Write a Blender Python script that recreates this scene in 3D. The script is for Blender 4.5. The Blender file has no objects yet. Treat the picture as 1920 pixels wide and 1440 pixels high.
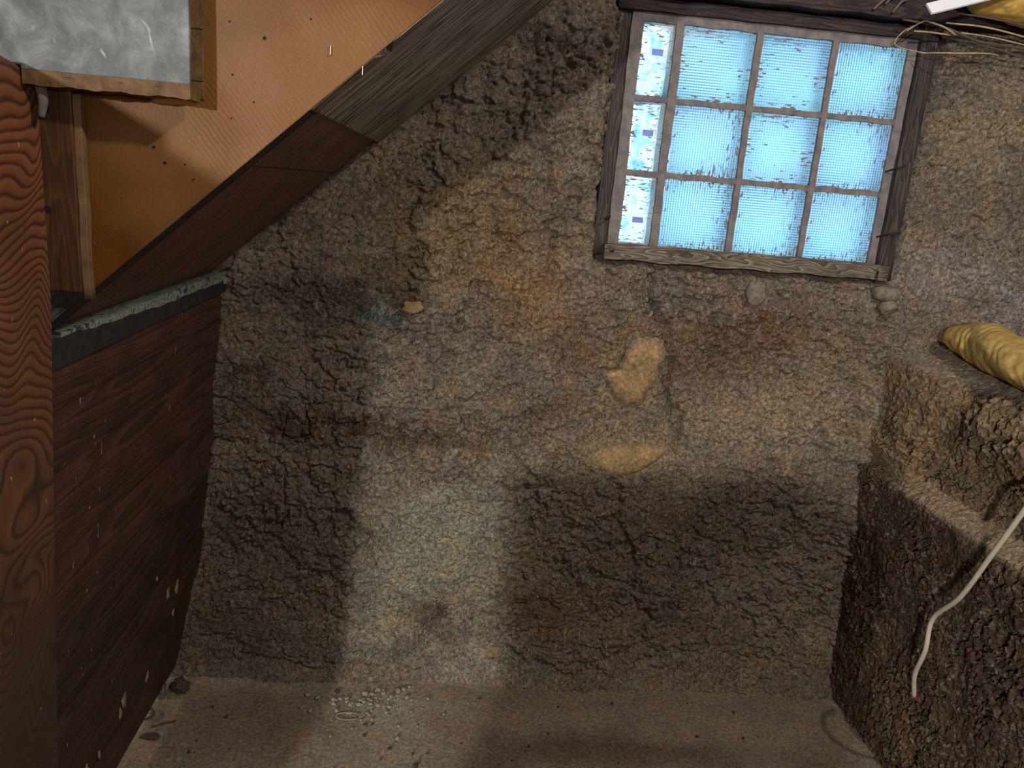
import bpy, bmesh, math, random
import numpy as np
from mathutils import Vector, Matrix
C = bpy.context.scene
col = C.collection
H = 1.351                       # eye height above the floor; everything below is written relative to the eye
rng = np.random.RandomState(7); random.seed(7)

# ---------------------------------------------------------------- camera, world, lamps, exposure
cam = bpy.data.cameras.new('camera'); cam.lens = 27; cam.sensor_width = 36; cam.clip_start = .01
co = bpy.data.objects.new('camera', cam); col.objects.link(co); C.camera = co
R = ((0.994, 0.063, 0.084), (-0.066, -0.253, 0.965), (0.082, -0.965, -0.247))
m = Matrix([(r[0], -r[1], -r[2]) for r in R]).to_quaternion().normalized().to_matrix().to_4x4()
m.translation = (0, 0, H); co.matrix_world = m
w = bpy.data.worlds.new('sky'); C.world = w; w.use_nodes = True
bg = w.node_tree.nodes['Background']; bg.inputs[0].default_value = (.60, .84, 1, 1); bg.inputs[1].default_value = 1.75
C.view_settings.view_transform = 'Standard'; C.view_settings.look = 'None'
C.view_settings.exposure = .38; C.view_settings.gamma = 1
def lamp(name, loc, power, color, size):
    l = bpy.data.lights.new(name, 'POINT'); l.energy = power; l.color = color; l.shadow_soft_size = size
    o = bpy.data.objects.new(name, l); col.objects.link(o); o.location = (loc[0], loc[1], loc[2] + H); return o
lamp('cellar_lamp', (-1.22, -3.0, .45), 400, (1, .96, .90), .05)
lamp('ceiling_bulb', (.76, .10, .92), 56, (1, .91, .79), .04)
lamp('added_fill_light', (.45, -.8, .15), 26, (1, .95, .88), .12)  # fill lamp added to brighten the stair underside and the room
lamp('bulb_behind_planks', (-1.5, 1.62, -.96), 7, (1, .78, .52), .03)

# ---------------------------------------------------------------- noise
def vnoise(x, y, seed):
    r = np.random.RandomState(seed); g = r.rand(256, 256)
    xi = np.floor(x).astype(int); yi = np.floor(y).astype(int); fx = x - xi; fy = y - yi
    fx = fx*fx*(3-2*fx); fy = fy*fy*(3-2*fy)
    a = g[xi % 256, yi % 256]; b = g[(xi+1) % 256, yi % 256]; c = g[xi % 256, (yi+1) % 256]; d = g[(xi+1) % 256, (yi+1) % 256]
    return (a*(1-fx)+b*fx)*(1-fy)+(c*(1-fx)+d*fx)*fy
def fbm(x, y, seed, o=4, gain=.5):
    s = 0; a = 1; t = 0
    for i in range(o): s = s+a*vnoise(x*2**i+i*17.3, y*2**i+i*9.1, seed+i); t += a; a *= gain
    return s/t
def worley(x, y, seed):
    r = np.random.RandomState(seed); gx = r.rand(128, 128); gy = r.rand(128, 128); gh = r.rand(128, 128)
    xi = np.floor(x).astype(int); yi = np.floor(y).astype(int)
    f1 = np.full(x.shape, 9.); f2 = np.full(x.shape, 9.); h = np.zeros(x.shape)
    for i in (-1, 0, 1):
        for j in (-1, 0, 1):
            cx = xi+i; cy = yi+j
            d = np.hypot(cx+gx[cx % 128, cy % 128]-x, cy+gy[cx % 128, cy % 128]-y)
            n = d < f1
            f2 = np.where(n, f1, np.minimum(f2, d)); h = np.where(n, gh[cx % 128, cy % 128], h); f1 = np.where(n, d, f1)
    return f1, f2, h
def ss(a, b, x):
    t = np.clip((x-a)/(b-a), 0, 1); return t*t*(3-2*t)
def lin(hx):
    v = np.array([int(hx[i:i+2], 16)/255 for i in (0, 2, 4)]); return np.where(v < .04045, v/12.92, ((v+.055)/1.055)**2.4)

# ---------------------------------------------------------------- materials
def newmat(name):
    m = bpy.data.materials.new(name); m.use_nodes = True; t = m.node_tree
    return m, t, t.nodes['Principled BSDF']
def nd(t, typ, **k):
    n = t.nodes.new(typ)
    for a, v in k.items():
        if a.startswith('i_'):
            q = a[2:]; n.inputs[int(q) if q.isdigit() else q.replace('_', ' ')].default_value = v
        else: setattr(n, a, v)
    return n
def coords(t, scale=(1, 1, 1), rot=(0, 0, 0)):
    c = nd(t, 'ShaderNodeTexCoord'); r0 = nd(t, 'ShaderNodeMapping'); r0.inputs['Rotation'].default_value = rot; t.links.new(c.outputs['Object'], r0.inputs[0])
    mp = nd(t, 'ShaderNodeMapping'); mp.inputs['Scale'].default_value = scale
    t.links.new(r0.outputs[0], mp.inputs[0]); return mp.outputs[0]
def noise(t, vec, scale, detail=4, rough=.55, dist=0):
    n = nd(t, 'ShaderNodeTexNoise'); n.inputs['Scale'].default_value = scale; n.inputs['Detail'].default_value = detail
    n.inputs['Roughness'].default_value = rough; n.inputs['Distortion'].default_value = dist
    t.links.new(vec, n.inputs['Vector']); return n.outputs['Fac']
def ramp(t, fac, stops, const=False):
    r = nd(t, 'ShaderNodeValToRGB'); e = r.color_ramp.elements
    while len(e) < len(stops): e.new(.5)
    for el, (p, c) in zip(e, stops):
        el.position = p
        if isinstance(c, (int, float)): c = (c, c, c)
        elif isinstance(c, str): c = tuple(lin(c))
        el.color = (*c, 1)
    if const: r.color_ramp.interpolation = 'CONSTANT'
    t.links.new(fac, r.inputs[0]); return r.outputs[0]
def mix(t, a, b, fac, mode='MIX'):
    n = nd(t, 'ShaderNodeMix', data_type='RGBA', blend_type=mode)
    for s, v in ((0, fac), (6, a), (7, b)):
        if hasattr(v, 'is_linked'): t.links.new(v, n.inputs[s])
        elif s == 0: n.inputs[0].default_value = v
        else: n.inputs[s].default_value = (*(lin(v) if isinstance(v, str) else v), 1)
    return n.outputs[2]
def math_(t, op, a, b=0.):
    n = nd(t, 'ShaderNodeMath', operation=op)
    for i, v in enumerate((a, b)):
        if hasattr(v, 'is_linked'): t.links.new(v, n.inputs[i])
        else: n.inputs[i].default_value = v
    return n.outputs[0]
def bump(t, b, h, strength, dist, prev=None):
    n = nd(t, 'ShaderNodeBump'); n.inputs['Strength'].default_value = strength; n.inputs['Distance'].default_value = dist
    t.links.new(h, n.inputs['Height'])
    if prev: t.links.new(prev, n.inputs['Normal'])
    t.links.new(n.outputs[0], b.inputs['Normal']); return n.outputs[0]

def earth_mat(name, tint=None, spec=.25, flake=1.0):
    m, t, b = newmat(name); v = coords(t)
    a = nd(t, 'ShaderNodeAttribute', attribute_name='StainAndLight')
    c = a.outputs['Color']
    fine = noise(t, v, 105, 8, .78)
    c = mix(t, c, ramp(t, fine, [(.32, .12), (.46, .75), (.56, 1.35), (.70, 2.6)]), .55+.4*min(flake, 1.), 'MULTIPLY')
    for sc_, rot_, s_ in ((150, .6, .5), (150, -.7, .4), (90, 1.5, .45)):   # straw and lime flecks lying in several directions
        fl = noise(t, coords(t, (.35, .35, 1), (0, rot_, 0)), sc_*1.3, 2, .5, .8)
        c = mix(t, c, 'c4b8a4', math_(t, 'MULTIPLY', ramp(t, fl, [(.60, 0.), (.68, 1.)]), s_*flake*.7))
    dk = noise(t, v, 80, 5, .7, 1.2)
    c = mix(t, c, '1c1511', math_(t, 'MULTIPLY', ramp(t, dk, [(.33, 1.), (.43, 0.)]), min(.8, .8*flake)))
    hue = noise(t, v, 14, 5, .65)
    c = mix(t, c, ramp(t, hue, [(.3, (.78, .80, .90)), (.5, (1, 1, 1)), (.7, (1.25, 1.02, .76))]), .75, 'MULTIPLY')
    t.links.new(c, b.inputs['Base Color']); b.inputs['Roughness'].default_value = .82; b.inputs['Specular IOR Level'].default_value = spec
    vo = nd(t, 'ShaderNodeTexVoronoi', feature='F1'); vo.inputs['Scale'].default_value = 130
    wv = nd(t, 'ShaderNodeVectorMath', operation='ADD'); nz = nd(t, 'ShaderNodeTexNoise'); nz.inputs['Scale'].default_value = 60
    t.links.new(v, nz.inputs['Vector']); sc = nd(t, 'ShaderNodeVectorMath', operation='SCALE'); sc.inputs['Scale'].default_value = .02
    t.links.new(nz.outputs['Color'], sc.inputs[0]); t.links.new(v, wv.inputs[0]); t.links.new(sc.outputs[0], wv.inputs[1]); t.links.new(wv.outputs[0], vo.inputs['Vector'])
    n1 = bump(t, b, vo.outputs['Distance'], .5, -.003*flake)
    bump(t, b, fine, 1., .010*flake, n1)
    return m
M = {}
M['earth'] = earth_mat('earth_plaster')
M['earth_right'] = earth_mat('dark_earth', spec=.35, flake=1.1)
M['clay'] = earth_mat('tan_clay_plaster', flake=.22, spec=.15)
M['floor'] = earth_mat('packed_floor', flake=.18, spec=.15)

def wood(name, c0, c1, c2, axis='X', gs=14, rough=.6, bumpd=.0012, spec=.3, dirt=.3, rot=(0, 0, 0), stretch=.08, flecks=0., coat=0.):
    m, t, b = newmat(name); s = {'X': (stretch, 1, 1), 'Y': (1, stretch, 1), 'Z': (1, 1, stretch)}[axis]
    v = coords(t, s, rot)
    n = noise(t, v, gs, 2, .5, .4)
    rings = math_(t, 'FRACT', math_(t, 'MULTIPLY', n, 14.))
    g = ramp(t, rings, [(0, c1), (.55, c0), (.85, c2), (1, c1)])
    fib = noise(t, coords(t, tuple(q*(1 if q == 1 else .25) for q in s), rot), 260, 3, .6)
    g = mix(t, g, ramp(t, fib, [(.3, .55), (.55, 1.), (.75, 1.35)]), .6, 'MULTIPLY')
    v2 = coords(t); d = noise(t, v2, 9, 5, .65)
    g = mix(t, g, ramp(t, d, [(.35, .45), (.6, 1.1)]), dirt, 'MULTIPLY')
    if name == 'dark_brown_plank':
        oi = nd(t, 'ShaderNodeObjectInfo'); g = mix(t, g, ramp(t, oi.outputs['Random'], [(0, (.78, .80, .84)), (.5, (1, .95, .92)), (1, (1.35, 1.2, 1.1))]), 1., 'MULTIPLY')
    if flecks:
        f = noise(t, coords(t, (1, 1, .4)), 95, 2, .5, .5)
        g = mix(t, g, 'c9a878', math_(t, 'MULTIPLY', ramp(t, f, [(.735, 0.), (.75, 1.)]), flecks))
    t.links.new(g, b.inputs['Base Color']); b.inputs['Roughness'].default_value = rough; b.inputs['Specular IOR Level'].default_value = spec
    b.inputs['Coat Weight'].default_value = coat; b.inputs['Coat Roughness'].default_value = .35
    p = bump(t, b, rings, .5, bumpd); bump(t, b, fib, .5, bumpd, p)
    return m
def plain(name, c, rough=.6, var=.3, scale=40, bumpd=.001, metallic=0., spec=.4, c2=None, detail=5):
    m, t, b = newmat(name); v = coords(t); n = noise(t, v, scale, detail, .6)
    g = mix(t, c, c2, ramp(t, n, [(.38, 0.), (.62, 1.)])) if c2 else mix(t, c, ramp(t, n, [(.3, 1-var*1.5), (.7, 1+var)]), 1., 'MULTIPLY')
    t.links.new(g, b.inputs['Base Color']); b.inputs['Roughness'].default_value = rough; b.inputs['Metallic'].default_value = metallic
    b.inputs['Specular IOR Level'].default_value = spec; bump(t, b, n, .6, bumpd); return m

M['soffit'] = wood('dark_red_plank', '7c4c3a', '5c382c', '8c5e4a', 'X', 22, .5, .0008, .4, .5, (0, math.radians(42), 0), flecks=.25)
M['plank'] = wood('dark_brown_plank', '482e25', '36251f', '50382f', 'Y', 13, .5, .0006, .35, .55, flecks=.7)
M['weathered'] = wood('weathered_grey_plank', 'b0a494', '40362e', 'c4b9aa', 'X', 26, .85, .002, .15, .7, (0, math.radians(42), 0), .05)
M['stringer'] = wood('grimy_stringer', '4a4038', '332c28', '584e46', 'X', 20, .8, .0015, .2, .5, (0, math.radians(42), 0))
M['block'] = wood('amber_wood', '452b14', '3a2410', '503419', 'Z', 18, .6, .0008, .3, .35)
M['block_edge'] = plain('pale_sawn_edge', '6e543a', .7, .25, 30, .002)
M['edge_wood'] = plain('rough_edge_wood', '5e4426', .7, .35, 60, .003)
M['sash'] = plain('dusty_mortar', '5f5a60', .9, .2, 45, .004, c2='77706a')
M['jamb'] = wood('dark_window_wood', '3e3632', '28242a', '4e4640', 'Z', 24, .75, .0015, .25, .4)
M['header'] = wood('dark_header_wood', '33292a', '221e26', '43362e', 'X', 22, .75, .002, .25, .4)
M['rail'] = wood('grey_driftwood', '6e6456', '46403a', '857a68', 'X', 26, .85, .002, .2, .5)
M['foam'] = plain('yellow_spray_foam', 'a88a4a', .6, .2, 60, .002, c2='c2a560')
M['foam_dirty'] = plain('dull_spray_foam', 'a08038', .6, .25, 40, .003, c2='b89850')
M['cable'] = plain('cream_cable', 'b0a494', .5, .08, 60, .0003)
M['red_tip'] = plain('red_insulation', '8a2c1a', .5, .1)
M['white_plastic'] = plain('white_plastic', 'dfe2ea', .35, .04, 10, .0003)
M['twig'] = plain('straw', 'a08a68', .7, .2, 90, .0005)
M['twig_dark'] = plain('dark_twig', '4e4038', .8, .2, 90, .0005)
M['stone'] = plain('limestone', '7c7264', .9, .2, 90, .004, c2='60564a', detail=8)
M['pale'] = plain('pale_grit', 'a39c8c', .85, .2, 90, .002)
M['dark_stone'] = plain('dirt_crumb', '4c4036', .9, .3, 60, .003)
M['nail'] = plain('rusty_nail', '2c2420', .6, .3, 200, .0005, .4)
M['staple'] = plain('steel_staple', 'c8c4bc', .3, .05, 100, .0001, .8)
M['lint'] = plain('cobweb_lint', '5e544c', .9, .1, 100, .0005)
M['void'] = plain('dark_gap', '15100d', .9, .1)
M['patch'] = plain('tan_clay', '846a46', .9, .2, 26, .004, c2='988060', detail=8)
M['label'] = plain('blue_grey_label', '7484d0', .6, .1)
M['ink'] = plain('label_ink', 'a8b8dc', .6, .05)
M['shell'] = plain('outer_masonry', '4a4038', .9, .2, 8, .004)
M['joist'] = wood('cellar_joist', '5a4636', '40322a', '6a5442', 'X', 18, .8, .001, .2, .4)

def orange_mat():
    m, t, b = newmat('varnished_orange_board'); v = coords(t)
    n = noise(t, v, 5, 4, .6); fine = noise(t, v, 300, 2, .6)
    g = ramp(t, n, [(.3, '472a0d'), (.55, '553513'), (.75, '603e1b')])
    # sanded bare zones where varnish has worn to pinkish tan
    wz = noise(t, coords(t, (1, 1, 1)), 3.2, 3, .55)
    g = mix(t, g, '785736', ramp(t, wz, [(.44, 0.), (.62, .75)]))
    f2 = noise(t, v, 420, 1, .5); g = mix(t, g, '8c7048', ramp(t, f2, [(.70, 0.), (.78, .4)]))
    t.links.new(g, b.inputs['Base Color']); b.inputs['Roughness'].default_value = .38; b.inputs['Specular IOR Level'].default_value = .06
    wv = nd(t, 'ShaderNodeTexWave', wave_type='BANDS', bands_direction='X'); wv.inputs['Scale'].default_value = 52; wv.inputs['Distortion'].default_value = 2.5
    t.links.new(coords(t, (1, 1, 1), (0, math.radians(38), 0)), wv.inputs['Vector'])
    msk = ramp(t, noise(t, v, 4.5, 2, .5), [(.52, 0.), (.66, 1.)])
    p = bump(t, b, math_(t, 'MULTIPLY', wv.outputs['Fac'], msk), .3, .0012); bump(t, b, fine, .4, .0008, p); return m
M['orange'] = orange_mat()
def post_mat():
    m, t, b = newmat('strongly_grained_red_wood'); v = coords(t, (1, 1.1, .55)); sp_ = nd(t, 'ShaderNodeSeparateXYZ'); t.links.new(coords(t), sp_.inputs[0])
    n = noise(t, v, 4.2, 2, .45, .6)
    r = math_(t, 'FRACT', math_(t, 'ADD', math_(t, 'MULTIPLY', n, 38.), math_(t, 'MULTIPLY', sp_.outputs[2], 60.)))
    g = ramp(t, r, [(0, '38211a'), (.14, '522f1e'), (.34, '71442a'), (.8, '7c5034'), (1, '42281b')])
    lo = noise(t, coords(t), 5, 4, .6); g = mix(t, g, ramp(t, lo, [(.35, .55), (.65, 1.1)]), .7, 'MULTIPLY')
    # lower half is darker brown, easing off upwards
    sx = nd(t, 'ShaderNodeSeparateXYZ'); t.links.new(coords(t), sx.inputs[0])
    zz = math_(t, 'ADD', sx.outputs[2], math_(t, 'MULTIPLY', lo, .35))
    g = mix(t, '33271f', g, ramp(t, math_(t, 'MULTIPLY', zz, .6), [(.45, .12), (.86, 1.)]))
    f = noise(t, coords(t, (1, 1, .4)), 90, 2, .5); g = mix(t, g, 'c8a070', ramp(t, f, [(.74, 0.), (.76, .6)]))
    t.links.new(g, b.inputs['Base Color']); b.inputs['Roughness'].default_value = .5; bump(t, b, r, .15, .0006); return m
M['post'] = post_mat()
def grey_mat():
    m, t, b = newmat('mottled_grey_paint'); v = coords(t)
    n = noise(t, v, 22, 7, .68, .5); g = ramp(t, n, [(.34, '343a3a'), (.48, '4a5050'), (.58, '5e6464'), (.68, '767a78')])
    sc = noise(t, coords(t, (1, 1, .3), (0, .5, 0)), 60, 2, .5, 1.); g = mix(t, g, 'b4b6b0', ramp(t, sc, [(.70, 0.), (.76, .6)]))
    t.links.new(g, b.inputs['Base Color']); b.inputs['Roughness'].default_value = .55; bump(t, b, n, .3, .002); return m
M['grey'] = grey_mat()
def cap_mat():
    m, t, b = newmat('flaking_grey_green_paint'); v = coords(t); n = noise(t, v, 140, 3, .6)
    g = ramp(t, n, [(.40, '5a625a'), (.55, '828a7e')]); g = mix(t, '2c2e30', g, ramp(t, noise(t, v, 60, 4, .7), [(.40, 0.), (.46, 1.)]))
    t.links.new(g, b.inputs['Base Color']); b.inputs['Roughness'].default_value = .75; bump(t, b, n, .5, .001); return m
M['cap'] = cap_mat()
M['cap_front'] = plain('blue_black_paint', '29282a', .6, .35, 50, .002)

def glass_mat(name, dirs, seed, clear=False):
    """daylight glows through pressed glass: ribs on both faces, mortar smeared over the rib crests at the rim"""
    m, t, b = newmat(name); v = coords(t); off = nd(t, 'ShaderNodeVectorMath', operation='ADD'); off.inputs[1].default_value = (seed*3.7, 0, seed*1.9)
    t.links.new(v, off.inputs[0]); vo = off.outputs[0]
    sx = nd(t, 'ShaderNodeSeparateXYZ'); t.links.new(v, sx.inputs[0]); x, z = sx.outputs[0], sx.outputs[2]
    tr = nd(t, 'ShaderNodeBsdfTranslucent'); tp = nd(t, 'ShaderNodeBsdfTransparent'); ms = nd(t, 'ShaderNodeMixShader')
    if clear:
        n = noise(t, vo, 13, 3, .5, 1.2)
        c = ramp(t, n, [(.36, (.30, .66, .80)), (.44, (.72, .97, .95)), (.48, (1, 1, 1))])
        rim = noise(t, vo, 70, 3, .6); c = mix(t, c, (.45, .75, .85), ramp(t, rim, [(.60, 0.), (.68, .6)]))
        tp.inputs[0].default_value = (1, 1, 1, 1); ms.inputs[0].default_value = .5
        t.links.new(c, tp.inputs[0])
    else:
        k = 2*math.pi/.0062
        wx = math_(t, 'SINE', math_(t, 'MULTIPLY', x, k)); wz = math_(t, 'SINE', math_(t, 'MULTIPLY', z, k))
        n = noise(t, vo, 7, 2, .5)
        sel = ramp(t, n, [(.40, 0.), (.60, 1.)])
        a = math_(t, 'MULTIPLY', wx, math_(t, 'ADD', .25, math_(t, 'MULTIPLY', sel, .75*dirs)))
        bb = math_(t, 'MULTIPLY', wz, math_(t, 'SUBTRACT', 1.0, math_(t, 'MULTIPLY', sel, .8)))
        s = math_(t, 'ADD', math_(t, 'MULTIPLY', math_(t, 'ADD', a, bb), .25), .5)
        base = ramp(t, noise(t, vo, 9, 3, .5), [(.35, (.72, .84, .97)), (.6, (.74, .96, 1.0))])
        c = mix(t, base, ramp(t, s, [(.15, (.16, .30, .45)), (.40, (.80, .86, .92)), (.80, (1.5, 1.4, 1.25))]), 1., 'MULTIPLY')
        ms.inputs[0].default_value = .8; t.links.new(c, tp.inputs[0])
    t.links.new(c, tr.inputs[0]); t.links.new(tr.outputs[0], ms.inputs[2]); t.links.new(tp.outputs[0], ms.inputs[1])
    gl = nd(t, 'ShaderNodeBsdfGlossy'); gl.inputs['Roughness'].default_value = .2; m2 = nd(t, 'ShaderNodeMixShader'); m2.inputs[0].default_value = .05
    t.links.new(ms.outputs[0], m2.inputs[1]); t.links.new(gl.outputs[0], m2.inputs[2])
    # mortar smears
    df = nd(t, 'ShaderNodeBsdfDiffuse'); df.inputs[0].default_value = (*lin('77707a'), 1)
    hz = noise(t, coords(t, (.22, 1, 1)), 210, 2, .6); vz = noise(t, coords(t, (1, 1, .3)), 190, 2, .6)
    dash = mix(t, hz, vz, 1.-dirs) if False else (hz if dirs < .5 else vz)
    ax = math_(t, 'ABSOLUTE', x); az = math_(t, 'ABSOLUTE', z)
    W = .034 if clear else .086
    e = math_(t, 'MAXIMUM', math_(t, 'DIVIDE', ax, W), math_(t, 'DIVIDE', az, .082))
    e = math_(t, 'ADD', e, math_(t, 'MULTIPLY', noise(t, vo, 11, 3, .6), .9))
    thr = ramp(t, e, [(.0, 0.), (1.0, .0)])
    edge = math_(t, 'MULTIPLY', math_(t, 'SUBTRACT', e, 1.12), .30 if not clear else .18)
    sm = math_(t, 'GREATER_THAN', math_(t, 'ADD', dash, math_(t, 'MINIMUM', edge, .13)), .67)
    m3 = nd(t, 'ShaderNodeMixShader'); t.links.new(sm, m3.inputs[0]); t.links.new(m2.outputs[0], m3.inputs[1]); t.links.new(df.outputs[0], m3.inputs[2])
    t.links.new(m3.outputs[0], t.nodes['Material Output'].inputs[0]); t.nodes.remove(b)
    return m

# ---------------------------------------------------------------- mesh helpers
WORLD = {}
def mk(name, verts, faces, mat, parent=None, label=None, cat=None, group=None, kind=None, smooth=False, origin=None, stain=None):
    v = np.asarray(verts, dtype=float)
    lo, hi = v.min(0), v.max(0); o = np.array([(lo[0]+hi[0])/2, (lo[1]+hi[1])/2, (lo[2] if (parent is None and origin is None) else (lo[2]+hi[2])/2)])
    if origin is not None: o = np.array(origin, float)
    me = bpy.data.meshes.new(name); me.from_pydata((v-o).tolist(), [], [tuple(int(q) for q in f) for f in faces]) if not isinstance(faces, np.ndarray) else gridmesh(me, v-o, faces)
    me.update()
    if isinstance(mat, (list, tuple)):
        for x in mat: me.materials.append(x)
    else: me.materials.append(mat)
    if smooth: me.polygons.foreach_set('use_smooth', [True]*len(me.polygons))
    if stain is not None:
        a = me.color_attributes.new('StainAndLight', 'FLOAT_COLOR', 'POINT'); a.data.foreach_set('color', np.c_[stain, np.ones(len(v))].astype(np.float32).ravel())
    ob = bpy.data.objects.new(name, me); col.objects.link(ob); return place(ob, o, parent, label, cat, group, kind)
def place(ob, o, parent=None, label=None, cat=None, group=None, kind=None):
    WORLD[ob.name] = np.array(o, float)
    if parent: ob.parent = parent; ob.location = tuple(np.array(o)-WORLD[parent.name])
    else: ob.location = (o[0], o[1], o[2]+H)
    if label: ob['label'] = label
    if cat: ob['category'] = cat
    if group: ob['group'] = group
    if kind: ob['kind'] = kind
    return ob
def gridmesh(me, v, f):
    me.vertices.add(len(v)); me.vertices.foreach_set('co', v.astype(np.float32).ravel())
    n = len(f); me.loops.add(n*4); me.polygons.add(n)
    me.loops.foreach_set('vertex_index', f.astype(np.int32).ravel()); me.polygons.foreach_set('loop_start', np.arange(0, n*4, 4, dtype=np.int32))
    me.polygons.foreach_set('loop_total', np.full(n, 4, dtype=np.int32)); me.update(calc_edges=True)
def thing(name, o, label, cat, group=None, kind=None):
    e = bpy.data.objects.new(name, None); col.objects.link(e); e.empty_display_size = .05; return place(e, o, None, label, cat, group, kind)
def gfaces(nu, nv, flip=False):
    i = np.arange(nu*nv).reshape(nu, nv)
    f = np.stack([i[:-1, :-1], i[1:, :-1], i[1:, 1:], i[:-1, 1:]], -1).reshape(-1, 4)
    return f[:, ::-1].copy() if flip else f
def box(x0, x1, y0, y1, z0, z1, bev=.002, seg=2, wob=0, sub=0, fn=None):
    bm = bmesh.new(); bmesh.ops.create_cube(bm, size=1)
    for q in bm.verts: q.co = (x0+(q.co.x+.5)*(x1-x0), y0+(q.co.y+.5)*(y1-y0), z0+(q.co.z+.5)*(z1-z0))
    if sub: bmesh.ops.subdivide_edges(bm, edges=bm.edges[:], cuts=sub, use_grid_fill=True)
    elif bev: bmesh.ops.bevel(bm, geom=bm.edges[:], offset=bev, segments=seg, affect='EDGES', profile=.5)
    if wob:
        for q in bm.verts:
            p = q.co; q.co = p+Vector((math.sin(p.x*31+p.z*47+p.y*9), math.sin(p.y*37+p.x*23+1), math.sin(p.z*29+p.x*41+2)))*wob
    if fn:
        for q in bm.verts: q.co = fn(q.co)
    v = [tuple(q.co) for q in bm.verts]; bm.verts.index_update(); f = [[q.index for q in p.verts] for p in bm.faces]; bm.free(); return v, f
def prism(poly, a0, a1, plane='xz', bev=0.0):
    """extrude a 2-D outline; plane 'xz' runs along y, 'yz' along x"""
    n = len(poly); mkp = (lambda p, a: (p[0], a, p[1])) if plane == 'xz' else (lambda p, a: (a, p[0], p[1]))
    v = [mkp(p, a0) for p in poly]+[mkp(p, a1) for p in poly]
    f = [list(range(n)), list(range(2*n-1, n-1, -1))]+[[i, (i+1) % n+0, (i+1) % n+n, i+n][::-1] for i in range(n)]
    bm = bmesh.new(); vs = [bm.verts.new(p) for p in v]
    for q in f: bm.faces.new([vs[i] for i in q])
    bmesh.ops.recalc_face_normals(bm, faces=bm.faces[:])
    if bev: bmesh.ops.bevel(bm, geom=bm.edges[:], offset=bev, segments=2, affect='EDGES')
    bm.verts.index_update(); v = [tuple(q.co) for q in bm.verts]; f = [[q.index for q in p.verts] for p in bm.faces]; bm.free(); return v, f
def catmull(P, n=8):
    P = [np.array(p, float) for p in P]; P = [2*P[0]-P[1]]+P+[2*P[-1]-P[-2]]; out = []
    for i in range(1, len(P)-2):
        for k in range(n):
            t = k/n; out.append(.5*((2*P[i])+(-P[i-1]+P[i+1])*t+(2*P[i-1]-5*P[i]+4*P[i+1]-P[i+2])*t*t+(-P[i-1]+3*P[i]-3*P[i+1]+P[i+2])*t**3))
    out.append(P[-2]); return np.array(out)
def tube(P, r, n=8, seg=10, smooth=True):
    c = catmull(P, n) if smooth else np.array(P, float); m = len(c); rr = np.full(m, r) if np.isscalar(r) else np.interp(np.linspace(0, 1, m), np.linspace(0, 1, len(r)), r)
    T = np.gradient(c, axis=0); T /= np.linalg.norm(T, axis=1)[:, None]
    u = np.cross(T[0], (0, 0, 1.)); u = u if np.linalg.norm(u) > .1 else np.cross(T[0], (1., 0, 0)); v = []
    for i in range(m):
        u = u-T[i]*np.dot(u, T[i]); u /= np.linalg.norm(u); w_ = np.cross(T[i], u)
        for k in range(seg):
            a = 2*math.pi*k/seg; v.append(c[i]+rr[i]*(math.cos(a)*u+math.sin(a)*w_))
    f = [[i*seg+k, i*seg+(k+1) % seg, (i+1)*seg+(k+1) % seg, (i+1)*seg+k] for i in range(m-1) for k in range(seg)]
    f += [list(range(seg))[::-1], [(m-1)*seg+k for k in range(seg)]]; return v, f

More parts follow.
